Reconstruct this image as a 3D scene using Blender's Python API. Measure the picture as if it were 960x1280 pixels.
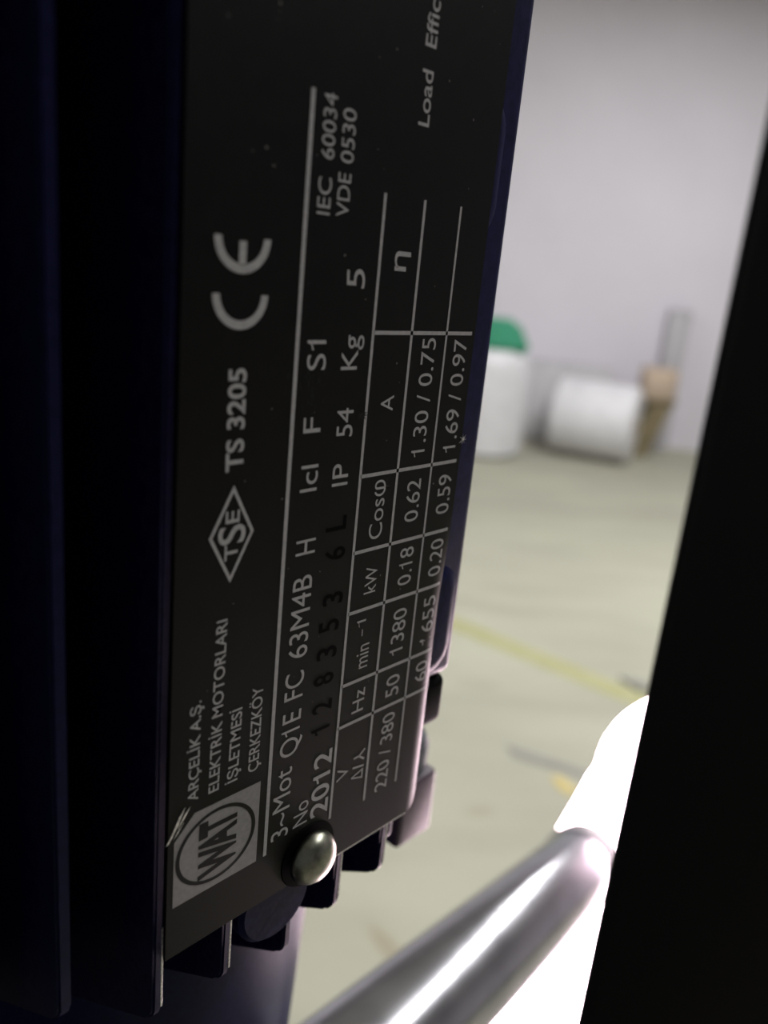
import bpy, bmesh, math, random
from mathutils import Vector, Matrix
random.seed(7)
SC = bpy.context.scene
COL = SC.collection
for o in list(bpy.data.objects):
    bpy.data.objects.remove(o)

# ------------------------------------------------------------------ camera
# World: Z up, floor at z = 0.  The motor's nameplate lies in the plane Y = 0 and
# faces -Y; its text runs upward (+Z).  Motor-local numbers below are millimetres.
HZ = 1.171                                   # height of the nameplate's origin above the floor
CAM = Vector((-0.07015, -0.06517, HZ + 0.02898))
rx = Vector((0.67808, -0.72883, 0.09491))    # camera right in world
dn = Vector((-0.14934, -0.26306, -0.95315))  # camera down
fwd = Vector((0.71966, 0.63214, -0.28722))   # camera forward
cam_d = bpy.data.cameras.new('camera')
cam = bpy.data.objects.new('camera', cam_d)
COL.objects.link(cam)
M = Matrix.Identity(4)
for i in range(3):
    M[i][0] = rx[i]; M[i][1] = -dn[i]; M[i][2] = -fwd[i]; M[i][3] = CAM[i]
cam.matrix_world = M
cam_d.sensor_fit = 'VERTICAL'
cam_d.sensor_height = 36.0
cam_d.sensor_width = 27.0
cam_d.lens = 36.0 * 1037.57 / 1280
cam_d.clip_start = 0.005
cam_d.clip_end = 60
cam_d.dof.use_dof = True
cam_d.dof.focus_distance = 0.103
cam_d.dof.aperture_fstop = 15.0
SC.camera = cam

# ------------------------------------------------------------------ world, lamps, exposure
W = bpy.data.worlds.new('hall_air')
SC.world = W
W.use_nodes = True
W.node_tree.nodes['Background'].inputs[0].default_value = (0.95, 0.97, 1.0, 1)
W.node_tree.nodes['Background'].inputs[1].default_value = 0.10
SC.view_settings.view_transform = 'Standard'
SC.view_settings.look = 'None'
SC.view_settings.gamma = 1
SC.view_settings.use_curve_mapping = False
SC.view_settings.exposure = 0.0

YAW = math.radians(41.2958)
RT = Vector((math.sin(YAW), -math.cos(YAW), 0))
FW = Vector((math.cos(YAW), math.sin(YAW), 0))
def room(x, y, z=0.0):
    """metres to the right of / in front of / above the floor below the phone, seen across the hall"""
    return Vector((CAM.x, CAM.y, 0)) + RT * x + FW * y + Vector((0, 0, z))
ROT = YAW - math.pi / 2
def hall_lamp(x, y, z, sx, sy, power, tilt=0.0):
    l = bpy.data.lights.new('ceiling_lamp', 'AREA')
    l.shape = 'RECTANGLE'; l.size = sx; l.size_y = sy; l.energy = power
    l.color = (1.0, 0.99, 0.985)
    o = bpy.data.objects.new('ceiling_lamp', l)
    o.location = room(x, y, z); o.rotation_euler = (math.radians(tilt), 0, ROT)
    COL.objects.link(o)
for xx in (-3.6, 1.8):                        # two rows of tube lights running towards the back wall
    hall_lamp(xx, 2.55, 3.25, 0.16, 4.6, 172)

# ------------------------------------------------------------------ materials
def mat(name, col, rough=0.5, metal=0.0, spec=0.5, emit=0.0, emit_col=None, coat=0.0):
    m = bpy.data.materials.new(name)
    m.use_nodes = True
    b = m.node_tree.nodes['Principled BSDF']
    b.inputs['Base Color'].default_value = (*col, 1)
    b.inputs['Roughness'].default_value = rough
    b.inputs['Metallic'].default_value = metal
    b.inputs['Specular IOR Level'].default_value = spec
    b.inputs['Coat Weight'].default_value = coat
    if emit:
        b.inputs['Emission Color'].default_value = (*(emit_col or col), 1)
        b.inputs['Emission Strength'].default_value = emit
    return m
def noisy(m, scale, c1, c2, bump=0.0, detail=6, lo=0.35, hi=0.65, rough=None):
    nt = m.node_tree; b = nt.nodes['Principled BSDF']
    tc = nt.nodes.new('ShaderNodeTexCoord')
    n = nt.nodes.new('ShaderNodeTexNoise')
    n.inputs['Scale'].default_value = scale; n.inputs['Detail'].default_value = detail
    nt.links.new(tc.outputs['Object'], n.inputs['Vector'])
    r = nt.nodes.new('ShaderNodeValToRGB')
    r.color_ramp.elements[0].position = lo; r.color_ramp.elements[0].color = (*c1, 1)
    r.color_ramp.elements[1].position = hi; r.color_ramp.elements[1].color = (*c2, 1)
    nt.links.new(n.outputs['Fac'], r.inputs['Fac'])
    nt.links.new(r.outputs['Color'], b.inputs['Base Color'])
    if rough:
        mr = nt.nodes.new('ShaderNodeMapRange')
        mr.inputs['To Min'].default_value = rough[0]; mr.inputs['To Max'].default_value = rough[1]
        nt.links.new(n.outputs['Fac'], mr.inputs['Value'])
        nt.links.new(mr.outputs['Result'], b.inputs['Roughness'])
    if bump:
        bp = nt.nodes.new('ShaderNodeBump')
        bp.inputs['Strength'].default_value = bump
        bp.inputs['Distance'].default_value = 0.0002
        nt.links.new(n.outputs['Fac'], bp.inputs['Height'])
        nt.links.new(bp.outputs['Normal'], b.inputs['Normal'])
    return m
PAINT = noisy(mat('navy_motor_paint', (0.008, 0.010, 0.034), 0.42, 0, 0.06), 900,
              (0.006, 0.007, 0.032), (0.010, 0.011, 0.050), bump=0.15)
PLATE = noisy(mat('black_anodised_plate', (0.003, 0.003, 0.003), 0.4, 0, 0.14), 500,
              (0.0014, 0.0013, 0.0013), (0.0028, 0.0025, 0.0025), rough=(0.40, 0.48))
PRINT = noisy(mat('bare_aluminium_print', (0.6, 0.6, 0.6), 0.6, 0, 0.3), 1500,
              (0.35, 0.34, 0.345), (0.43, 0.42, 0.42))
BLOCK = noisy(mat('grey_logo_print', (0.36, 0.35, 0.35), 0.6, 0, 0.3), 1500,
              (0.24, 0.23, 0.23), (0.29, 0.275, 0.275))
STAMP = mat('stamped_black', (0.0006, 0.0006, 0.0006), 0.7, 0, 0.05)
BARE_AND_GLINT = noisy(mat('scraped_metal_and_glint', (0.75, 0.74, 0.72), 0.4, 0.6), 3000, (0.35, 0.34, 0.33), (0.9, 0.88, 0.86))  # scratch and chip metal; also paints the lit fin tips and plate rim
RIVET = noisy(mat('dull_nickel_rivet', (0.5, 0.5, 0.44), 0.33, 1.0), 700, (0.2, 0.21, 0.17), (0.36, 0.35, 0.29), rough=(0.26, 0.42))
BOLT = noisy(mat('dull_zinc_bolt', (0.15, 0.155, 0.17), 0.7, 0.0, 0.2), 400, (0.12, 0.125, 0.14), (0.17, 0.175, 0.19))
POST = noisy(mat('black_powder_coat', (0.004, 0.003, 0.003), 0.5, 0, 0.35), 800, (0.0025, 0.002, 0.002), (0.0045, 0.0035, 0.0035), bump=0.2)
CHROME = noisy(mat('polished_chrome', (0.72, 0.72, 0.75), 0.16, 1.0), 60, (0.42, 0.42, 0.46), (0.52, 0.52, 0.56), rough=(0.17, 0.23))
CLAMP = noisy(mat('grey_clamp_paint', (0.30, 0.29, 0.31), 0.5, 0.0), 300, (0.26, 0.25, 0.27), (0.34, 0.33, 0.35))
CAPW = noisy(mat('white_plastic_cap', (0.86, 0.85, 0.85), 0.4), 200, (0.84, 0.83, 0.83), (0.9, 0.89, 0.89))
GLOW = mat('lit_lamp_diffuser', (0.95, 0.93, 0.93), 0.5, 0, 0.5, 24.0, (1.0, 0.74, 0.82))
STEEL = noisy(mat('black_stand_steel', (0.02, 0.02, 0.022), 0.55, 0, 0.2), 40, (0.015, 0.015, 0.017), (0.025, 0.025, 0.027))

# ------------------------------------------------------------------ mesh helpers
def link(name, me, m, parent=None, smooth=False):
    o = bpy.data.objects.new(name, me)
    COL.objects.link(o)
    if m: me.materials.append(m)
    if smooth:
        for p in me.polygons: p.use_smooth = True
    if parent: o.parent = parent
    return o
def obj(name, bm, m, parent=None, smooth=False, sharp=None):
    me = bpy.data.meshes.new(name)
    bmesh.ops.recalc_face_normals(bm, faces=bm.faces)
    if sharp is not None:
        for e in bm.edges:
            if len(e.link_faces) == 2 and e.calc_face_angle() > sharp: e.smooth = False
    bm.to_mesh(me); bm.free()
    return link(name, me, m, parent, smooth or sharp is not None)
def tag(o, label, cat, group=None, kind=None):
    o['label'] = label; o['category'] = cat
    if group: o['group'] = group
    if kind: o['kind'] = kind
    return o
def thing(name, label, cat, loc=(0, 0, 0), rotz=0.0, group=None):
    o = bpy.data.objects.new(name, None)
    o.empty_display_size = 0.02
    COL.objects.link(o)
    o.location = loc; o.rotation_euler = (0, 0, rotz)
    return tag(o, label, cat, group)
def structure(o):
    o['kind'] = 'structure'
    return o
def box(bm, x0, x1, y0, y1, z0, z1, bev=0.0, seg=3):
    r = bmesh.ops.create_cube(bm, size=1)
    vs = r['verts']
    for v in vs:
        v.co = Vector((x0 + (v.co.x + .5) * (x1 - x0), y0 + (v.co.y + .5) * (y1 - y0), z0 + (v.co.z + .5) * (z1 - z0)))
    if bev:
        es = list({e for v in vs for e in v.link_edges})
        bmesh.ops.bevel(bm, geom=es, offset=bev, segments=seg, profile=0.5, affect='EDGES')
def lathe(bm, prof, segs=48, mtx=None, cap=True):
    rings = []
    for r, z in prof:
        ring = []
        for i in range(segs):
            a = 2 * math.pi * i / segs
            c = Vector((r * math.cos(a), r * math.sin(a), z))
            ring.append(bm.verts.new(mtx @ c if mtx else c))
        rings.append(ring)
    for a, b in zip(rings, rings[1:]):
        for i in range(segs):
            j = (i + 1) % segs
            bm.faces.new((a[i], a[j], b[j], b[i]))
    if cap:
        bm.faces.new(rings[0]); bm.faces.new(rings[-1])
def axis_mtx(p0, p1):
    d = (Vector(p1) - Vector(p0)).normalized()
    q = d.to_track_quat('Z', 'Y')
    return Matrix.Translation(Vector(p0)) @ q.to_matrix().to_4x4()
def ball(r, z0, n=8, top=True):
    """quarter circle profile from radius r at z0 up to the pole"""
    return [(max(1e-5, r * math.cos(math.pi / 2 * i / n)), z0 + r * math.sin(math.pi / 2 * i / n)) for i in range(n + 1)]
mm = 0.001

# ------------------------------------------------------------------ setting
def floor_material():
    m = mat('worn_epoxy_floor', (0.4, 0.4, 0.33), 0.45, 0, 0.1)
    nt = m.node_tree; b = nt.nodes['Principled BSDF']
    tc = nt.nodes.new('ShaderNodeTexCoord')
    def noise(sc, det=5, stretch=None):
        n = nt.nodes.new('ShaderNodeTexNoise')
        n.inputs['Scale'].default_value = sc; n.inputs['Detail'].default_value = det
        if stretch:
            mp = nt.nodes.new('ShaderNodeMapping'); mp.inputs['Scale'].default_value = stretch
            nt.links.new(tc.outputs['Object'], mp.inputs['Vector']); nt.links.new(mp.outputs['Vector'], n.inputs['Vector'])
        else: nt.links.new(tc.outputs['Object'], n.inputs['Vector'])
        return n
    n1 = noise(1.1); n2 = noise(5, 8); n3 = noise(1.6, 6, (1, 3.5, 1))
    r1 = nt.nodes.new('ShaderNodeValToRGB')
    r1.color_ramp.elements[0].position = 0.36; r1.color_ramp.elements[0].color = (0.405, 0.395, 0.320, 1)
    r1.color_ramp.elements[1].position = 0.64; r1.color_ramp.elements[1].color = (0.445, 0.445, 0.352, 1)
    nt.links.new(n1.outputs['Fac'], r1.inputs['Fac'])
    r2 = nt.nodes.new('ShaderNodeValToRGB')
    r2.color_ramp.elements[0].position = 0.3; r2.color_ramp.elements[0].color = (0.86, 0.86, 0.86, 1)
    r2.color_ramp.elements[1].position = 0.6; r2.color_ramp.elements[1].color = (1, 1, 1, 1)
    nt.links.new(n3.outputs['Fac'], r2.inputs['Fac'])
    mx = nt.nodes.new('ShaderNodeMix'); mx.data_type = 'RGBA'; mx.blend_type = 'MULTIPLY'
    mx.inputs['Factor'].default_value = 1
    nt.links.new(r1.outputs['Color'], mx.inputs['A']); nt.links.new(r2.outputs['Color'], mx.inputs['B'])
    out = mx.outputs['Result']
    for (sx, sy, ang_, lx, ly, col) in ((0.085, 1.235, 2.2, 0.075, 0.028, (0.84, 0.78, 0.72)), (0.29, 1.66, 0.4, 0.05, 0.03, (0.9, 0.88, 0.85)), (0.42, 2.9, -0.3, 0.30, 0.08, (0.92, 0.92, 0.90)), (0.33, 2.28, -0.1, 0.10, 0.05, (0.9, 0.9, 0.88)), (1.4, 4.9, 0.1, 2.6, 1.7, (0.86, 0.86, 0.86))):  # smears; the last ellipse paints the far floor's dimmer light into the colour
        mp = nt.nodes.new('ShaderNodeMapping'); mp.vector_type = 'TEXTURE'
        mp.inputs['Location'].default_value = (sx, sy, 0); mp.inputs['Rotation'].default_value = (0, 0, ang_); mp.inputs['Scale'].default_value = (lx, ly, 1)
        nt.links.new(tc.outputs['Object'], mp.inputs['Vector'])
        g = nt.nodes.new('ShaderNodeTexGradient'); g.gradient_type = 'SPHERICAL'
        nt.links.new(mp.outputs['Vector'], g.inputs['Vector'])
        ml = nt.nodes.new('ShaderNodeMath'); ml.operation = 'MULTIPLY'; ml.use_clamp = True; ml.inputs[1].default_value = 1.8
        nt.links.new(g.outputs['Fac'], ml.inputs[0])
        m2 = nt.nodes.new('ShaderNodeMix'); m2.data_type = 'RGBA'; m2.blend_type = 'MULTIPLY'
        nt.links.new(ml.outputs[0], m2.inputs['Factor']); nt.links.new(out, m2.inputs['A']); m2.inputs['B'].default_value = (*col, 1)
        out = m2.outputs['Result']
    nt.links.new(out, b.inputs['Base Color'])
    mr = nt.nodes.new('ShaderNodeMapRange'); mr.inputs['To Min'].default_value = 0.5; mr.inputs['To Max'].default_value = 0.7
    nt.links.new(n2.outputs['Fac'], mr.inputs['Value']); nt.links.new(mr.outputs['Result'], b.inputs['Roughness'])
    return m
WALLM = noisy(mat('painted_wall', (0.74, 0.72, 0.765), 0.8, 0, 0.2), 1.3, (0.70, 0.672, 0.735), (0.745, 0.715, 0.78))
CEILM = noisy(mat('white_ceiling', (0.6, 0.6, 0.6), 0.8), 2, (0.56, 0.56, 0.56), (0.62, 0.62, 0.62))
def slab(name, x0, x1, y0, y1, z0, z1, m):
    bm = bmesh.new(); box(bm, x0, x1, y0, y1, z0, z1)
    o = obj(name, bm, m); o.location = room(0, 0, 0); o.rotation_euler = (0, 0, ROT)
    return structure(o)
WD = 6.55
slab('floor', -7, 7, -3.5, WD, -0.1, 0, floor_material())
slab('wall_back', -7, 7, WD, WD + 0.15, 0, 4.6, WALLM)
slab('wall_left', -7.15, -7, -3.5, WD + 0.15, 0, 4.6, WALLM)
slab('wall_right', 7, 7.15, -3.5, WD + 0.15, 0, 4.6, WALLM)
slab('ceiling', -7.15, 7.15, -3.5, WD + 0.15, 4.6, 4.7, CEILM)
# yellow marking painted along the floor
def strip_on_floor(name, pts, z, m):
    bm = bmesh.new()
    lo = [bm.verts.new(Vector((x, y, 0))) for x, y in pts]
    f = bm.faces.new(lo)
    r = bmesh.ops.extrude_face_region(bm, geom=[f])
    for v in r['geom']:
        if isinstance(v, bmesh.types.BMVert): v.co.z += z
    o = obj(name, bm, m); o.location = room(0, 0, 0.0); o.rotation_euler = (0, 0, ROT)
    return o
YEL = noisy(mat('worn_yellow_paint', (0.38, 0.37, 0.16), 0.5), 14, (0.36, 0.355, 0.165), (0.405, 0.40, 0.22))
a, b_ = Vector((0.307, 2.700)), Vector((0.813, 2.300))
dv = (b_ - a).normalized(); nv = Vector((-dv.y, dv.x)) * 0.047
A, B = a - dv * 3.2, b_ + dv * 2.6
structure(strip_on_floor('trim_1', [(A - nv)[:], (B - nv)[:], (B + nv)[:], (A + nv)[:]], 0.001, YEL))['label'] = 'worn yellow line painted across the floor'

# ------------------------------------------------------------------ motor
motor = thing('electric_motor', 'dark navy finned electric motor with a black printed nameplate', 'motor', (0, 0, HZ))
AX, AY = -3.0, 60.0                                  # motor axis
bm = bmesh.new()
lathe(bm, [(43 * mm, -62 * mm), (44.5 * mm, -60 * mm), (44.5 * mm, 150 * mm), (40 * mm, 153 * mm)], 64, Matrix.Translation((AX * mm, AY * mm, 0)))
obj('housing', bm, PAINT, motor, sharp=0.6)
bm = bmesh.new()
lathe(bm, [(42.6 * mm, -63 * mm), (42.9 * mm, -70 * mm), (42.6 * mm, -84 * mm), (40.6 * mm, -122 * mm), (40.3 * mm, -126 * mm), (25 * mm, -128 * mm), (25 * mm, -230 * mm)], 64,
      Matrix.Translation((AX * mm, AY * mm, 0)))
obj('end_shield', bm, PAINT, motor, sharp=0.6)
# raised flat pad the plate sits on
bm = bmesh.new()
box(bm, -15.6 * mm, 25.3 * mm, 1.6 * mm, 24 * mm, -30.2 * mm, 130 * mm, 1.8 * mm, 4)
obj('nameplate_pad', bm, PAINT, motor, sharp=0.7)
def pill(x0, x1, z0, z1, y, h):
    """raised stadium-shaped land with a gently sloping rounded flank"""
    bm = bmesh.new(); rad = (x1 - x0) / 2; xc = (x0 + x1) / 2; rings = []
    for inset, up in ((0, -0.3), (0, 0.0), (0.35, 0.22), (0.85, 0.44), (1.35, 0.6), (1.9, 0.66)):
        r = rad - inset; ring = []
        for a0, zc in ((0, z1 - rad), (math.pi, z0 + rad)):
            for i in range(13):
                t = a0 + math.pi * i / 12
                ring.append(bm.verts.new(((xc + r * math.cos(t)) * mm, (y - up * h / 0.66) * mm, (zc + r * math.sin(t)) * mm)))
        rings.append(ring)
    n = len(rings[0])
    for a, b in zip(rings, rings[1:]):
        for i in range(n):
            bm.faces.new((a[i], a[(i + 1) % n], b[(i + 1) % n], b[i]))
    bm.faces.new(rings[-1])
    return bm
obj('raised_land', pill(13.0, 21.6, 33.0, 49.8, 1.6, 0.66), PAINT, motor, sharp=0.9)
obj('raised_land', pill(15.0, 23.4, -28.6, -11.6, 1.6, 0.66), PAINT, motor, sharp=0.9)
def fin(xc, th, tip, zb, zt, slope, deep):
    """one cast cooling rib: plate standing out along -Y, running along Z, rounded lower tip"""
    bm = bmesh.new()
    prof = [(deep, zb - slope * (deep - tip)), (tip + 1.0, zb - slope * 1.0 - 0.1), (tip + 0.35, zb + 0.1), (tip, zb + 1.0), (tip, zt), (deep, zt)]
    lo = [bm.verts.new(((xc - th / 2) * mm, y * mm, z * mm)) for y, z in prof]
    hi = [bm.verts.new(((xc + th / 2) * mm, y * mm, z * mm)) for y, z in prof]
    bm.faces.new(lo); bm.faces.new(hi[::-1])
    n = len(prof)
    for i in range(n):
        j = (i + 1) % n
        bm.faces.new((lo[i], lo[j], hi[j], hi[i]))
    es = [e for e in bm.edges if all(v.co.y <= (tip + 1.01) * mm for v in e.verts) and abs(e.verts[0].co.x - e.verts[1].co.x) < 1e-6]
    bmesh.ops.bevel(bm, geom=es, offset=0.3 * mm, segments=2, affect='EDGES')
    return bm
for xc, tip, zb, deep in ((-26.6, 0.7, -58.6, 34), (-16.7, 0.7, -59.6, 26), (-4.9, 2.2, -64.2, 24), (2.7, 0.7, -60.4, 24), (12.1, 0.7, -59.2, 26), (15.4, 2.2, -56.0, 20)):
    f_ = obj('cooling_fin', fin(xc, 1.3, tip, zb, 140, 0.62, deep), PAINT, motor, sharp=0.9)
    if tip < 1:                                  # bright strip stands in for lamplight along the tip's corner
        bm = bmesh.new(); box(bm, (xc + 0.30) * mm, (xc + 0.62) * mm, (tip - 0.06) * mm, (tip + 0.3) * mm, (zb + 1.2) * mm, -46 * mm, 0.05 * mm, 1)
        obj('tip_glint', bm, BARE_AND_GLINT, f_)['label'] = 'bright strip painted as a lamp glint on the fin tip'
for xc, tip, zb, deep in ((-36.4, 3.6, -53.6, 40), (-45.6, 10, -60, 52)):
    obj('cooling_fin', fin(xc, 1.6, tip, zb, 140, 0.62, deep), PAINT, motor, sharp=0.9)
bm = bmesh.new()
box(bm, 2 * mm, 24.9 * mm, 1.9 * mm, 18 * mm, -38.8 * mm, -30.4 * mm, 1.6 * mm, 4)
rp = obj('black_block', bm, STAMP, motor, sharp=0.7); rp['label'] = 'matt black block under the lower end of the raised pad'  # plain matt black block below the pad's end
# round screw boss behind the rivet
bm = bmesh.new()
lathe(bm, [(6.0 * mm, 0), (6.0 * mm, 22.4 * mm), (5.4 * mm, 23.0 * mm)], 32, Matrix.Translation((-8.4 * mm, 24 * mm, -53 * mm)) @ Matrix.Rotation(math.pi / 2, 4, 'X'))
obj('screw_boss', bm, PAINT, motor, sharp=0.6)
# mounting lug with its bolt, lower right of the housing
bm = bmesh.new()
box(bm, 38 * mm, 48.6 * mm, 18 * mm, 36 * mm, -80.5 * mm, -66 * mm, 1.2 * mm, 3)
lug = obj('mounting_lug', bm, noisy(mat('mauve_grey_lug_paint', (0.16, 0.12, 0.16), 0.5), 500, (0.085, 0.055, 0.08), (0.11, 0.075, 0.10)), motor, sharp=0.7)
lug['label'] = 'greyish mauve lug behind the lower corner of the plate'
bm = bmesh.new()
lathe(bm, [(5.4 * mm, -67 * mm), (5.6 * mm, -60.5 * mm), (4.8 * mm, -58.6 * mm), (1e-5, -58 * mm)], 24, Matrix.Translation((43.2 * mm, 24 * mm, 0)))
obj('bolt', bm, BOLT, lug, sharp=0.6)

# --- the nameplate
def roll(x, z):
    """how far the plate's right edge is bent back, mm"""
    t = min(1, max(0, (-1 - z) / 19)); t = t * t * (3 - 2 * t)
    return t * (0.082 * max(0, x - 15.8) ** 2 + 0.004 * max(0, x - 13.0) ** 2)
PX0, PX1, PZ0, PZ1 = -26.2, 18.3, -50.2, 80.0
def plate_mesh():
    bm = bmesh.new()
    xs = [PX0] + [PX0 + i * 4.9 for i in range(1, 8)] + [12.5 + i * 0.29 for i in range(21)]
    xs[-1] = PX1
    zs = [PZ0 + i * 1.6 for i in range(int((PZ1 - PZ0) / 1.6) + 1)]
    R_ = 2.4
    def zc(x, z):                                  # rounded lower right corner
        if x > PX1 - R_ and z < PZ0 + R_:
            zmin = PZ0 + R_ - math.sqrt(max(0, R_ ** 2 - (x - PX1 + R_) ** 2))
            return max(z, zmin)
        return z
    for side, off in ((0, 0.0), (1, 0.45)):
        pass
    front = [[bm.verts.new((x * mm, roll(x, z) * mm, zc(x, z) * mm)) for x in xs] for z in zs]
    back = [[bm.verts.new((x * mm, (roll(x, z) + 0.45) * mm, zc(x, z) * mm)) for x in xs] for z in zs]
    for g in (front, back):
        for i in range(len(zs) - 1):
            for j in range(len(xs) - 1):
                bm.faces.new((g[i][j], g[i][j + 1], g[i + 1][j + 1], g[i + 1][j]))
    nz, nx = len(zs), len(xs)
    loop = [(0, j) for j in range(nx)] + [(i, nx - 1) for i in range(1, nz)] + [(nz - 1, j) for j in range(nx - 2, -1, -1)] + [(i, 0) for i in range(nz - 2, 0, -1)]
    for (i, j), (k, l) in zip(loop, loop[1:] + loop[:1]):
        bm.faces.new((front[i][j], front[k][l], back[k][l], back[i][j]))
    bmesh.ops.remove_doubles(bm, verts=bm.verts, dist=1e-7)
    return bm
plate = obj('nameplate', plate_mesh(), PLATE, motor, sharp=0.8)
plate['label'] = 'black plate with rating table in light grey print'

def on_plate(x, z, lift):
    return Vector((x * mm, (roll(x, z) - lift) * mm, z * mm))
def line(x0, z0, x1, z1, w, m=PRINT, lift=0.03, name='printed_line'):
    bm = bmesh.new()
    a, b = Vector((x0, z0)), Vector((x1, z1)); L = (b - a).length
    t = (b - a) / L; n = Vector((-t.y, t.x)) * w / 2
    k = max(1, int(L / 0.8)); prev = None
    for i in range(k + 1):
        c = a + t * L * i / k
        cur = [bm.verts.new(on_plate(*(c + n), lift)), bm.verts.new(on_plate(*(c - n), lift))]
        if prev: bm.faces.new((prev[0], prev[1], cur[1], cur[0]))
        prev = cur
    o = obj(name, bm, m, plate)
    return o
def poly(strips, m, lift, name):
    """flat printed shape made of quads given in plate millimetres"""
    bm = bmesh.new()
    for q in strips:
        bm.faces.new([bm.verts.new(on_plate(x, z, lift)) for x, z in q])
    return obj(name, bm, m, plate)
def _eval(s, bold):
    c = bpy.data.curves.new('t', 'FONT'); c.body = s; c.offset = bold; c.resolution_u = 5
    o = bpy.data.objects.new('t', c); COL.objects.link(o)
    bpy.context.view_layer.update()
    me = bpy.data.meshes.new_from_object(o.evaluated_get(bpy.context.evaluated_depsgraph_get()))
    r = [v.co.copy() for v in me.vertices], [tuple(p.vertices) for p in me.polygons]
    bpy.data.objects.remove(o); bpy.data.curves.remove(c); bpy.data.meshes.remove(me)
    return r
_gl, _adv = {}, {}
CAPH = max(v.y for v in _eval('H', 0)[0])
_hh = max(v.x for v in _eval('HH', 0)[0])
STEM = 0.088
def advance(c):
    if c not in _adv:
        _adv[c] = max(v.x for v in _eval('H' + c + 'H', 0)[0]) - _hh
    return _adv[c]
def glyph(c, bold):
    """outline of one character; I and 1 are drawn here as plain grotesque strokes"""
    k = (c, bold)
    if k in _gl: return _gl[k]
    w = STEM + 2 * bold; V = lambda *p: [Vector((x, y, 0)) for x, y in p]
    if c in 'Iİ':
        vs = V((0, 0), (w, 0), (w, CAPH), (0, CAPH)); fs = [(0, 1, 2, 3)]
        if c == 'İ':
            d = CAPH * 1.10; vs += V((0, d), (w, d), (w, d + w), (0, d + w)); fs.append((4, 5, 6, 7))
        r = (vs, fs, w + 0.15, 0.075)
    elif c == '1':
        x = 0.20; t = w * 0.85
        vs = V((x, 0), (x + w, 0), (x + w, CAPH), (x + 0.02, CAPH), (x, CAPH - 0.10), (x, CAPH - 0.10 - t), (x - 0.15, CAPH - 0.17), (x - 0.15, CAPH - 0.17 - t * 0.9), (x - 0.03, CAPH - 0.14))
        fs = [(0, 1, 2, 3, 4, 5), (4, 8, 6, 7, 5)]
        r = (vs, fs, advance('0') if '0' in _adv else advance('0'), 0.0)
    else:
        vs, fs = _eval(c, bold)
        r = (vs, fs, advance(c), 0.0)
    _gl[k] = r
    return r
def glyphs(s, bold=0.0, spacing=1.0):
    vs, fs, pen = [], [], 0.0
    for c in s:
        if c == ' ':
            pen += 0.26; continue
        g, f, adv, off = glyph(c, bold)
        n = len(vs)
        vs += [Vector((v.x + pen + off, v.y, 0)) for v in g]
        fs += [tuple(i + n for i in q) for q in f]
        pen += adv * spacing
    return vs, fs
def text(s, z0, z1, w0, w1, cap, m=PRINT, bold=0.0, lift=0.03, slant=0.0, spacing=1.0, name='printed_lettering'):
    """lettering with its baseline from (w0,z0) to (w1,z1), running upward, letters' tops towards -X"""
    vs, fs = glyphs(s, bold, spacing)
    xa = min(v.x for v in vs); xb = max(v.x for v in vs)
    k = cap / CAPH
    co = []
    for v in vs:
        t = (v.x - xa) / (xb - xa)
        z = z0 + t * (z1 - z0) + slant * v.y * k
        x = w0 + t * (w1 - w0) - v.y * k
        co.append(on_plate(x, z, lift))
    me = bpy.data.meshes.new(name)
    me.from_pydata(co, [], fs); me.update()
    bm = bmesh.new(); bm.from_mesh(me)
    for f in bm.faces:
        f.normal_update()
        if f.normal.y > 0: f.normal_flip()
    bm.to_mesh(me); bm.free()
    return link(name, me, m, plate)

# table rules
line(-12.05, -43.2, -12.05, 44.1, 0.52)
line(-0.83, -43.2, -0.83, 36.05, 0.42)
line(5.8, -43.4, 5.8, 36.08, 0.42)
line(12.42, -43.2, 12.42, 36.1, 0.36)
for z in (21.28, 4.49, -5.19, -13.26, -23.36, -29.5):
    line(-0.8, z, 17.6, z, 0.46)
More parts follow.
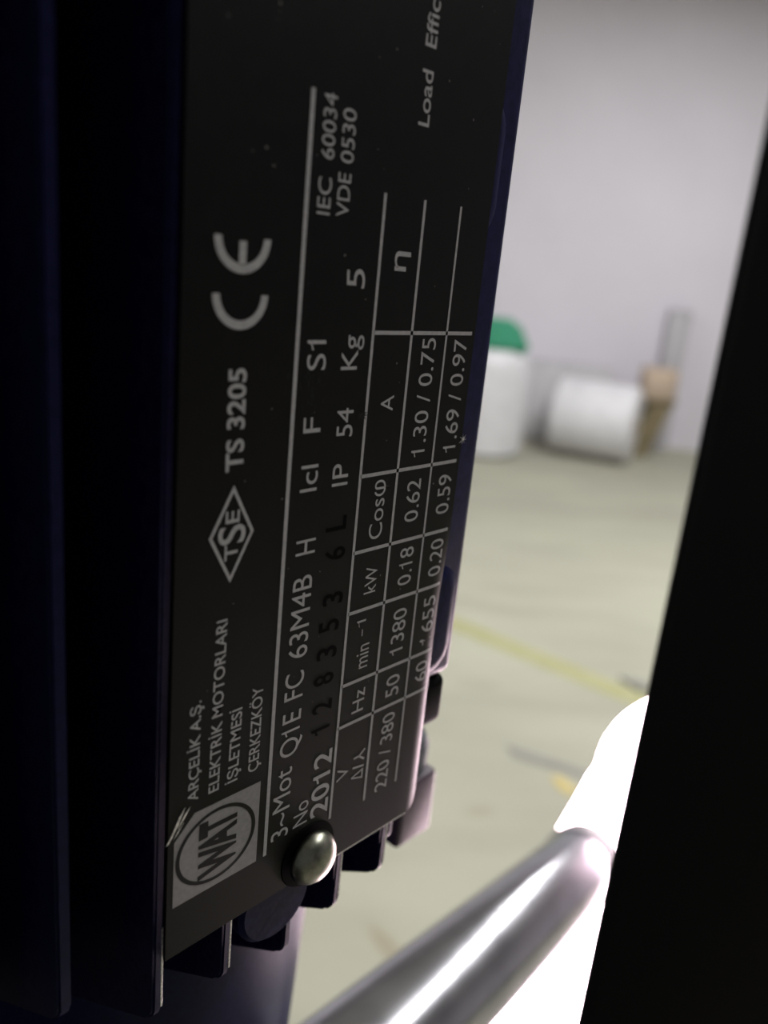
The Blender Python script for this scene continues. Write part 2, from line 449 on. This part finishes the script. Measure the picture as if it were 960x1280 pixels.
# lettering: string, start z, end z, baseline x at start / end, capital height
for s, z0, z1, w0, w1, cap, b in (
    ('3~Mot', -41.8, -31.7, -8.40, -8.45, 2.75, 0.0),
    ('Q1E', -30.1, -23.9, -7.75, -7.6, 2.9, 0.0),
    ('FC', -22.2, -18.6, -7.6, -7.6, 2.9, 0.0),
    ('63M4B', -16.8, -6.3, -7.4, -7.45, 2.9, 0.0),
    ('H', -3.7, -1.9, -7.34, -7.34, 2.93, 0.0),
    ('Icl', 3.8, 6.85, -7.8, -7.8, 2.5, 0.0),
    ('F', 10.5, 12.2, -7.9, -7.95, 2.5, 0.0),
    ('S1', 17.3, 20.45, -7.8, -8.0, 2.65, 0.0),
    ('No', -41.5, -38.0, -5.15, -5.1, 2.4, 0.0),
    ('2012', -41.6, -31.9, -1.55, -1.55, 3.0, 0.012),
    ('IP', 3.85, 6.48, -2.93, -2.96, 2.5, 0.0),
    ('54', 9.6, 12.9, -2.85, -2.94, 2.5, 0.0),
    ('Kg', 17.2, 21.0, -3.0, -3.0, 2.5, 0.0),
    ('5', 26.0, 28.0, -2.85, -3.0, 2.7, 0.0),
    ('V', -37.9, -36.0, 1.95, 1.95, 2.1, 0.0),
    ('Hz', -28.2, -24.8, 3.68, 3.75, 2.15, 0.0),
    ('min', -21.75, -18.3, 3.65, 3.7, 2.35, 0.0),
    ('-1', -17.0, -14.7, 2.65, 2.6, 1.6, -0.01),
    ('kW', -11.2, -7.6, 3.8, 3.9, 2.1, 0.0),
    ('Cosφ', -3.95, 3.67, 3.95, 3.8, 2.35, 0.0),
    ('A', 12.15, 14.0, 3.7, 3.75, 2.15, 0.0),
    ('η', 28.15, 30.28, 3.6, 3.5, 2.35, 0.01),
    ('220 / 380', -43.2, -30.8, 10.35, 10.55, 2.45, 0.0),
    ('50', -28.2, -24.9, 10.7, 10.65, 2.6, 0.0),
    ('1380', -21.8, -15.0, 10.6, 10.65, 2.6, 0.0),
    ('0.18', -11.6, -6.3, 10.7, 10.65, 2.6, 0.0),
    ('0.62', -2.75, 2.9, 10.7, 10.6, 2.6, 0.0),
    ('1.30 / 0.75', 5.9, 20.7, 10.6, 10.5, 2.55, 0.0),
    ('60', -27.9, -24.7, 16.7, 16.7, 2.5, 0.0),
    ('1655', -22.1, -14.7, 16.9, 16.8, 2.55, 0.0),
    ('0.20', -11.7, -6.3, 17.05, 16.95, 2.65, 0.0),
    ('0.59', -2.7, 2.8, 17.1, 17.0, 2.65, 0.0),
    ('1.69 / 0.97', 5.85, 20.55, 17.0, 16.8, 2.6, 0.0),
    ('IEC', 32.95, 36.45, -8.84, -8.84, 1.78, 0.0),
    ('60034', 38.15, 44.1, -8.8, -8.84, 1.72, 0.0),
    ('VDE', 33.0, 37.2, -6.15, -6.2, 1.78, 0.0),
    ('0530', 38.15, 43.2, -6.05, -6.14, 1.78, 0.0),
    ('Load', 43.5, 49.0, 5.05, 4.97, 1.75, 0.008),
    ('Efficiency', 51.2, 61.8, 4.97, 5.0, 1.73, 0.008),
    ('TS 3205', 7.35, 17.75, -18.4, -18.5, 2.05, 0.022),
    ('ARÇELİK A.Ş.', -30.0, -17.6, -22.45, -22.45, 1.3, 0.010),
    ('ELEKTRİK MOTORLARI', -30.05, -8.87, -19.65, -19.45, 1.38, 0.010),
    ('İŞLETMESİ', -29.9, -20.45, -17.0, -16.8, 1.42, 0.010),
    ('ÇERKEZKÖY', -29.8, -18.65, -13.95, -13.9, 1.5, 0.008),
):
    text(s, z0, z1, w0, w1, cap, PRINT, b)
# delta / star symbols
text('Δ', -39.3, -37.7, 4.95, 4.95, 2.1)
line(5.0, -37.3, 2.8, -36.95, 0.3, name='printed_lettering')
poly([[(2.85, -35.62), (2.85, -35.30), (4.0, -35.30), (4.0, -35.62)],
      [(3.8, -35.6), (3.95, -35.35), (5.0, -36.1), (4.9, -36.4)],
      [(3.95, -35.6), (3.8, -35.3), (4.9, -34.5), (5.0, -34.8)]], PRINT, 0.03, 'printed_lettering')
# stamped serial number, black on black
for s, z0, z1, w in (('1', -29.0, -28.0, -2.4), ('2', -25.85, -24.3, -2.4), ('8', -21.95, -20.4, -2.55), ('3', -18.4, -16.75, -2.4), ('5', -14.75, -13.15, -2.4),
                     ('3', -11.2, -9.6, -2.1), ('6', -5.35, -3.75, -2.4), ('L', -1.65, 0.1, -2.6)):
    text(s, z0, z1, w, w, 3.15, STAMP, 0.015, name='stamped_character')
# maker's block with ring and lettering
BX0, BX1, BZ0, BZ1 = -25.4, -13.4, -43.25, -31.7
blk = poly([[(BX0, BZ0), (BX1, BZ0), (BX1, BZ1), (BX0 + 2.6, BZ1), (BX0, BZ1 - 2.7)]], BLOCK, 0.02, 'logo_block')
bm = bmesh.new(); cx, cz = -19.55, -37.42; N = 72; ring = []
for i in range(N):
    t = 2 * math.pi * i / N
    ring.append((bm.verts.new(on_plate(cx + 5.65 * math.cos(t), cz + 4.95 * math.sin(t), 0.045)), bm.verts.new(on_plate(cx + 5.1 * math.cos(t), cz + 4.5 * math.sin(t), 0.045))))
for i in range(N):
    a, b = ring[i], ring[(i + 1) % N]
    bm.faces.new((a[0], a[1], b[1], b[0]))
obj('logo_ring', bm, PLATE, plate)
text('WAT', -41.4, -33.6, -17.05, -17.05, 4.75, PLATE, 0.045, 0.045, name='logo_lettering', spacing=0.92)
# standards mark: diamond with letters
dm = [(-19.36, -4.8), (-22.25, 0.55), (-19.36, 5.9), (-16.5, 0.58)]
dc = Vector((-19.37, 0.55)); inner = [tuple(dc + (Vector(p) - dc) * 0.855) for p in dm]
poly([[dm[i], dm[(i + 1) % 4], inner[(i + 1) % 4], inner[i]] for i in range(4)], PRINT, 0.03, 'printed_mark')
text('T', -2.25, -0.5, -18.55, -18.55, 1.62, PRINT, 0.012)
text('S', -0.45, 1.62, -17.7, -17.7, 3.3, PRINT, 0.012)
text('E', 1.85, 3.2, -18.5, -18.5, 1.7, PRINT, 0.012)
# conformity mark: two arcs with a middle bar
def arc(cxm, czm, ro, ri, bar=False):
    bm = bmesh.new(); prev = None; n = 32
    for i in range(n + 1):
        t = math.radians(180 + 180 * i / n)
        c = [bm.verts.new(on_plate(cxm + r * math.cos(t), czm + r * math.sin(t), 0.03)) for r in (ro, ri)]
        if prev: bm.faces.new((prev[0], prev[1], c[1], c[0]))
        prev = c
    if bar:
        bm.faces.new([bm.verts.new(on_plate(x, z, 0.03)) for x, z in ((cxm - .42, czm - 0.35), (cxm + .42, czm - 0.35), (cxm + .42, czm - ri - .1), (cxm - .42, czm - ri - .1))])
    return obj('printed_mark', bm, PRINT, plate)
arc(-19.55, 24.75, 3.3, 2.45)
arc(-19.55, 29.95, 3.3, 2.45, True)
# bare-metal scratch across the plate's left edge and a chip on its right edge
def sliver(pts, lift=0.06, name='bare_metal_scratch'):
    bm = bmesh.new()
    f = bm.faces.new([bm.verts.new(on_plate(x, z, lift)) for x, z in pts])
    r = bmesh.ops.extrude_face_region(bm, geom=[f])
    for v in r['geom']:
        if isinstance(v, bmesh.types.BMVert): v.co.y += 0.05 * mm
    return obj(name, bm, BARE_AND_GLINT, plate)
sliver([(-26.5, -34.3), (-26.1, -34.1), (-25.0, -32.4), (-24.5, -31.2), (-24.8, -31.6), (-25.6, -32.9)])
sliver([(-25.9, -33.4), (-24.9, -31.3), (-24.1, -30.3), (-24.5, -31.2), (-25.2, -32.6)], 0.075)
sliver([(-25.1, -32.9), (-24.2, -31.3), (-23.4, -30.5), (-24.0, -31.5)], 0.07)
sliver([(-25.6, -33.9), (-24.9, -32.9), (-24.2, -32.2), (-25.0, -33.3)], 0.08)
c = Vector((18.5, 7.3))
star = []
for i in range(14):
    t = 2 * math.pi * i / 14; r = 0.95 if i % 2 == 0 else 0.2
    star.append((c.x + r * random.uniform(.6, 1.1) * math.cos(t), c.y + r * random.uniform(.6, 1.1) * math.sin(t)))
sliver(star, 0.06, 'paint_chip')
bm = bmesh.new(); box(bm, 0.5 * mm, 15.8 * mm, 0.0, 0.42 * mm, (PZ0 - 0.16) * mm, (PZ0 + 0.02) * mm)  # bright strip added to paint light on the plate's lower rim
obj('rim_glint', bm, BARE_AND_GLINT, plate)['label'] = 'bright strip painting the lit edge along the bottom'
# specks of dust
bm = bmesh.new()
for i in range(60):
    x = random.uniform(-25, 17); z = random.uniform(-30, 60); r = random.choice((0.05, 0.07, 0.07, 0.12)) * random.uniform(.7, 1.2)
    bm.faces.new([bm.verts.new(on_plate(x + r * math.cos(t) * random.uniform(.6, 1.3), z + r * math.sin(t), 0.035)) for t in (0, 1.1, 2.2, 3.3, 4.4, 5.4)])
d = obj('dust', bm, noisy(mat('dust_speck', (0.2, 0.19, 0.18), 0.9), 900, (0.12, 0.11, 0.11), (0.24, 0.23, 0.22)), plate); d['kind'] = 'stuff'
# grey wipe marks and a dark dirt spot
bm = bmesh.new()
for i in range(34):
    x = random.gauss(-9.4, 0.8); z = random.gauss(15.4, 1.5); a = random.uniform(-0.5, 0.5); l = random.uniform(0.25, 0.8); w = random.uniform(0.06, 0.16)
    if i > 27: x -= 3.2; z -= 0.9
    dx, dz = math.sin(a), math.cos(a)
    bm.faces.new([bm.verts.new(on_plate(x + p * dx * l - q * dz * w, z + p * dz * l + q * dx * w, 0.02)) for p, q in ((-.5, -.5), (.5, -.3), (.5, .4), (-.5, .5))])
d = obj('wipe_mark', bm, mat('grey_smear', (0.02, 0.022, 0.02), 0.8, 0, 0.2), plate); d['kind'] = 'stuff'
star = []
for i in range(18):
    t = 2 * math.pi * i / 18; r = 1.15 if i % 2 == 0 else 0.45
    star.append((-1.6 + r * 1.2 * random.uniform(.6, 1.1) * math.cos(t), 11.9 + r * 0.75 * random.uniform(.6, 1.1) * math.sin(t)))
poly([star], mat('dark_grime', (0.02, 0.019, 0.017), 0.9, 0, 0.1), 0.05, 'dirt_spot')
# rivet
def rivet(x, z):
    bm = bmesh.new()
    mt = Matrix.Translation((x * mm, 0.0, z * mm)) @ Matrix.Rotation(math.pi / 2, 4, 'X')
    prof = [(2.0, -0.3), (2.0, 0.45), (3.55, 0.5), (3.75, 0.8), (3.68, 1.3), (3.35, 1.95), (2.75, 2.55), (1.9, 3.0), (0.9, 3.25), (0.02, 3.3)]
    lathe(bm, [(r * mm, h * mm) for r, h in prof], 40, mt)
    o = obj('rivet', bm, RIVET, motor, sharp=1.0)
    bm = bmesh.new()
    lathe(bm, [(r * mm, h * mm) for r, h in ((3.0, 0.02), (4.7, 0.02), (4.6, 0.16), (3.0, 0.2))], 40, mt)
    obj('washer', bm, STAMP, o, sharp=0.6)
    return o
rv = rivet(-4.4, -46.9); rv['label'] = 'domed dull metal rivet at the lower end of the plate'
rivet(-4.6, 75)

# ------------------------------------------------------------------ machine around the motor
tbl = thing('unseen_stand', 'unseen black stand added under the motor to block floor light', 'stand', tuple(room(0, 0, 0)), ROT)  # added support out of view, widened to keep floor light off the motor
bm = bmesh.new()
box(bm, -0.70, 0.015, -0.50, 0.205, 0.88, HZ - 0.23, 0.004, 2)
obj('blocking_top', bm, STEEL, tbl, sharp=0.6)
for sx in (-0.66, -0.03):
    for sy in (-0.46, 0.16):
        bm = bmesh.new(); box(bm, sx - 0.02, sx + 0.02, sy - 0.02, sy + 0.02, 0, 0.88, 0.002, 2)
        obj('leg', bm, STEEL, tbl, sharp=0.6)

# black upright close to the phone, right of the gap
def cam_pt(px, py, d):
    return CAM + rx * ((px - 480) / 1037.57 * d) + dn * ((py - 640) / 1037.57 * d) + fwd * d
post = thing('machine_upright', 'matt black vertical upright close by, beside the motor', 'upright', (CAM.x + (0.0085 - CAM.x) * 0.8 - RT.x * 0.0019, CAM.y + (-0.0375 - CAM.y) * 0.8 - RT.y * 0.0019, 0))
ang = math.atan2(-0.0375 - CAM.y, 0.0085 - CAM.x)     # direction away from the lens
post.rotation_euler = (0, 0, ang - math.pi / 2)
bm = bmesh.new()
box(bm, 0.0, 0.062, 0.0, 0.003, 0, 2.4, 0.0012, 3)
obj('face_plate', bm, POST, post, sharp=0.6)
for x0, w, h in ((0.0205, 0.0026, 0.0009), (0.0315, 0.0022, 0.0008), (0.0440, 0.0026, 0.0009)):
    bm = bmesh.new(); box(bm, x0, x0 + w, -h, 0.0005, 0, 2.4, 0.0004, 2)
    obj('rib', bm, POST, post, sharp=0.6)

# chrome tube and its end
t0 = Vector((0.0588, 0.0252, HZ - 0.1456)); t1 = Vector((0.1771, 0.0391, HZ - 0.1735))
td = (t1 - t0).normalized(); tl = (t1 - t0).length
tube = thing('chrome_tube', 'thick polished chrome tube slanting up towards the bright lamp', 'tube', tuple(t0 - td * 0.040))
def tpart(name, prof, m, sm=0.6):
    bm = bmesh.new()
    mt = axis_mtx((0, 0, 0), td)
    lathe(bm, prof, 48, mt)
    return obj(name, bm, m, tube, sharp=sm)
L = 0.040 + tl
tpart('tube_body', [(0.0136, 0), (0.014, 0.0006), (0.014, L - 0.006)], CHROME)
tpart('collar', [(0.0136, L - 0.007), (0.0146, L - 0.0064), (0.0149, L - 0.002), (0.0146, L + 0.002), (0.0132, L + 0.003)], CLAMP)
tpart('end_cap', [(0.0130, L + 0.0015), (0.0138, L + 0.003), (0.0136, L + 0.0045), (0.0124, L + 0.006), (0.006, L + 0.0068)], CAPW)

# lit work lamp standing behind the upright
lc = cam_pt(858, 1000, 0.365)
lamp = thing('work_lamp', 'glaring white lit lamp with a domed top, half behind the black upright', 'lamp', (lc.x, lc.y, 0))
top = lc.z + 0.0445
bm = bmesh.new()
z0 = lc.z
prof = [(0.062, z0 - 0.20), (0.068, z0 - 0.195), (0.0665, z0 - 0.12), (0.0615, z0 - 0.088), (0.055, z0 - 0.058), (0.0475, z0 - 0.034), (0.0418, z0 - 0.014), (0.0395, z0 - 0.005), (0.0372, z0 + 0.001)] + [
    (0.0365 * math.cos(math.pi / 2 * i / 12) ** 1.15 + 1e-5, z0 + 0.006 + 0.0385 * math.sin(math.pi / 2 * i / 12)) for i in range(13)]
K = 0.365 / 0.335
prof = [(r * K, z0 + (z - z0) * K) for r, z in prof]
lathe(bm, prof, 48)
obj('diffuser', bm, GLOW, lamp, sharp=1.0)
bm = bmesh.new(); lathe(bm, [(0.054, z0 - 0.255), (0.074, z0 - 0.248), (0.077, z0 - 0.216), (0.070, z0 - 0.212)], 40)
obj('socket', bm, POST, lamp, sharp=0.6)
bm = bmesh.new(); lathe(bm, [(0.012, 0.012), (0.012, z0 - 0.25)], 24)
obj('stem', bm, POST, lamp, sharp=0.6)
bm = bmesh.new(); lathe(bm, [(0.11, 0.0), (0.11, 0.010), (0.10, 0.014)], 40)
obj('foot', bm, POST, lamp, sharp=0.6)

# ------------------------------------------------------------------ far side of the hall
FILM = noisy(mat('white_wrapped_film', (0.80, 0.80, 0.82), 0.4, 0, 0.4), 9, (0.66, 0.655, 0.68), (0.73, 0.725, 0.75))
GREYF = noisy(mat('grey_roll_film', (0.5, 0.5, 0.5), 0.6), 9, (0.54, 0.53, 0.55), (0.60, 0.59, 0.61))
GREEN = noisy(mat('green_sheeting', (0.02, 0.26, 0.14), 0.55), 6, (0.016, 0.235, 0.125), (0.024, 0.285, 0.155))
CARD = noisy(mat('tan_cardboard', (0.50, 0.39, 0.30), 0.8), 12, (0.47, 0.365, 0.28), (0.53, 0.42, 0.325))
WOOD = noisy(mat('dull_brown_timber', (0.22, 0.18, 0.10), 0.8), 9, (0.19, 0.155, 0.085), (0.26, 0.21, 0.125))
GREYM = noisy(mat('grey_wall_post', (0.52, 0.51, 0.54), 0.6), 20, (0.44, 0.43, 0.46), (0.48, 0.47, 0.50))
CORE = noisy(mat('brown_core_tube', (0.28, 0.2, 0.13), 0.8), 30, (0.25, 0.18, 0.11), (0.31, 0.225, 0.15))
def roll_thing(name, label, p, q, rad, m, group=None):
    """wound roll lying from p to q (hall coordinates), with a hollow core"""
    P, Q = room(*p), room(*q); ln = (Q - P).length
    t = thing(name, label, 'roll', tuple((P + Q) / 2 - Vector((0, 0, rad))), 0, group)
    mt = axis_mtx(P - Vector(t.location), Q - Vector(t.location))
    bm = bmesh.new()
    lathe(bm, [(0.045, 0.0), (rad - 0.03, 0.0), (rad, 0.03), (rad * 0.995, ln * 0.33), (rad, ln * 0.5), (rad * 0.992, ln * 0.7), (rad, ln - 0.03), (rad - 0.03, ln), (0.045, ln)], 48, mt, cap=False)
    obj('wound_sheet', bm, m, t, sharp=0.7)
    bm = bmesh.new()
    lathe(bm, [(0.036, -0.01), (0.045, -0.01), (0.045, ln + 0.01), (0.036, ln + 0.01), (0.036, -0.01)], 24, mt, cap=False)
    obj('core_tube', bm, CORE, t, sharp=0.7)
    return t
roll_thing('sheet_roll', 'white wrapped roll lying on its side left of the tan box', (1.17, 6.02, 0.27), (1.70, 5.80, 0.27), 0.27, FILM)
t = thing('leaning_panel', 'dull grey panel leaning on the back wall behind the white roll', 'panel', tuple(room(1.28, 6.40, 0)), ROT)
bm = bmesh.new(); box(bm, -0.44, 0.36, -0.012, 0.012, 0.0, 0.585, 0.006, 2)
bmesh.ops.rotate(bm, verts=bm.verts, cent=(0, 0, 0), matrix=Matrix.Rotation(-0.12, 3, 'X'))
obj('sheet', bm, GREYF, t, sharp=0.6)
bm = bmesh.new(); box(bm, -0.44, 0.36, -0.016, 0.016, 0.585, 0.597, 0.004, 2)
bmesh.ops.rotate(bm, verts=bm.verts, cent=(0, 0, 0), matrix=Matrix.Rotation(-0.12, 3, 'X'))
obj('edge_strip', bm, GREYF, t, sharp=0.6)
# upright wrapped roll with a green bundle on top
t = thing('wrapped_bale', 'tall white film-wrapped bale standing left of the white roll', 'bale', tuple(room(0.60, 5.75, 0)), ROT)
bm = bmesh.new()
lathe(bm, [(0.26, 0.0), (0.30, 0.03), (0.305, 0.25), (0.298, 0.48), (0.29, 0.62), (0.265, 0.69), (0.22, 0.715)], 48)
obj('wrapping', bm, FILM, t, sharp=0.9)
t = thing('folded_bundle', 'green folded sheeting bundle on top of the tall white bale', 'bundle', tuple(room(0.60, 5.75, 0.715)), ROT)
bm = bmesh.new()
v = [(-0.26, -0.2, 0), (0.265, -0.2, 0), (0.265, 0.2, 0), (-0.26, 0.2, 0), (-0.20, -0.16, 0.2), (0.16, -0.16, 0.195), (0.16, 0.16, 0.195), (-0.20, 0.16, 0.2)]
vs = [bm.verts.new(c) for c in v]
for f in ((0, 1, 2, 3), (4, 5, 6, 7), (0, 1, 5, 4), (1, 2, 6, 5), (2, 3, 7, 6), (3, 0, 4, 7)): bm.faces.new([vs[i] for i in f])
bmesh.ops.bevel(bm, geom=list(bm.edges), offset=0.03, segments=3, affect='EDGES')
obj('folded_sheet', bm, GREEN, t, sharp=0.9)
for z in (0.065, 0.13):
    bm = bmesh.new(); k = 1 - z / 0.2
    box(bm, -0.205 - 0.055 * k, 0.165 + 0.10 * k, -0.165 - 0.042 * k, 0.165 + 0.042 * k, z - 0.004, z + 0.004, 0.002, 1)
    obj('fold', bm, GREEN, t, sharp=0.9)
# tan box on a crooked timber stand
t = thing('timber_stand', 'dull brown timber stand under the tan box', 'stand', tuple(room(1.90, 6.16, 0)), ROT)
for x0, x1, y in ((-0.08, 0.05, -0.05), (-0.08, 0.05, 0.05)):
    bm = bmesh.new()
    w = 0.075
    vs = [bm.verts.new(c) for c in ((x0 - w, y - .025, 0), (x0 + w, y - .025, 0), (x0 + w, y + .025, 0), (x0 - w, y + .025, 0),
                                    (x1 - w, y - .025, .41), (x1 + w, y - .025, .41), (x1 + w, y + .025, .41), (x1 - w, y + .025, .41))]
    for f in ((0, 1, 2, 3), (4, 5, 6, 7), (0, 1, 5, 4), (1, 2, 6, 5), (2, 3, 7, 6), (3, 0, 4, 7)): bm.faces.new([vs[i] for i in f])
    obj('leg', bm, WOOD, t)
bm = bmesh.new(); box(bm, -0.08, 0.14, -0.10, 0.10, 0.41, 0.435, 0.004, 1); obj('top_board', bm, WOOD, t, sharp=0.6)
t = thing('cardboard_box', 'small tan cardboard box on the brown timber stand', 'box', tuple(room(1.90, 6.16, 0.435)), ROT)
bm = bmesh.new(); box(bm, -0.105, 0.115, -0.1, 0.1, 0, 0.215, 0.004, 1); obj('carton', bm, CARD, t, sharp=0.6)
bm = bmesh.new(); box(bm, -0.104, 0.114, -0.022, 0.022, 0.2145, 0.2165); obj('tape', bm, noisy(mat('brown_tape', (0.34, 0.24, 0.16), 0.4), 8, (0.31, 0.22, 0.14), (0.37, 0.27, 0.18)), t)
t = thing('wall_bollard', 'grey square post standing against the back wall behind the tan box', 'post', tuple(room(2.06, 6.44, 0)), ROT)
bm = bmesh.new(); box(bm, -0.075, 0.075, -0.05, 0.05, 0, 1.05, 0.008, 2); obj('post_body', bm, GREYM, t, sharp=0.6)
bm = bmesh.new(); box(bm, -0.08, 0.08, -0.055, 0.055, 1.05, 1.065, 0.004, 1); obj('post_cap', bm, GREYM, t, sharp=0.6)
# scraps lying on the floor
def scrap(name, label, pts, h, m):
    cx_ = sum(p[0] for p in pts) / len(pts); cy_ = sum(p[1] for p in pts) / len(pts)
    bm = bmesh.new()
    f = bm.faces.new([bm.verts.new((x - cx_, y - cy_, 0)) for x, y in pts])
    r = bmesh.ops.extrude_face_region(bm, geom=[f])
    for v in r['geom']:
        if isinstance(v, bmesh.types.BMVert): v.co.z += h
    o = obj(name, bm, m); o.location = room(cx_, cy_, 0.0); o.rotation_euler = (0, 0, ROT)
    return tag(o, label, 'scrap')
GREYS = noisy(mat('grey_rubber', (0.25, 0.245, 0.22), 0.8), 20, (0.235, 0.23, 0.205), (0.28, 0.275, 0.25))
scrap('rubber_strip', 'flat dark grey strip lying on the floor left of the lamp', [(0.385, 1.955), (0.50, 1.905), (0.63, 1.845), (0.66, 1.80), (0.50, 1.865), (0.40, 1.905)], 0.003, GREYS)
scrap('tape_scrap', 'small yellow piece of tape on the floor beside the grey strip', [(0.485, 1.83), (0.515, 1.83), (0.545, 1.775), (0.52, 1.755), (0.495, 1.785)], 0.003,
      noisy(mat('yellow_tape', (0.55, 0.45, 0.16), 0.6), 30, (0.52, 0.42, 0.15), (0.58, 0.48, 0.2)))
scrap('rubber_scrap', 'small dark grey scrap on the floor above the lamp dome', [(0.80, 2.41), (0.87, 2.39), (0.90, 2.35), (0.84, 2.34)], 0.012, GREYS)
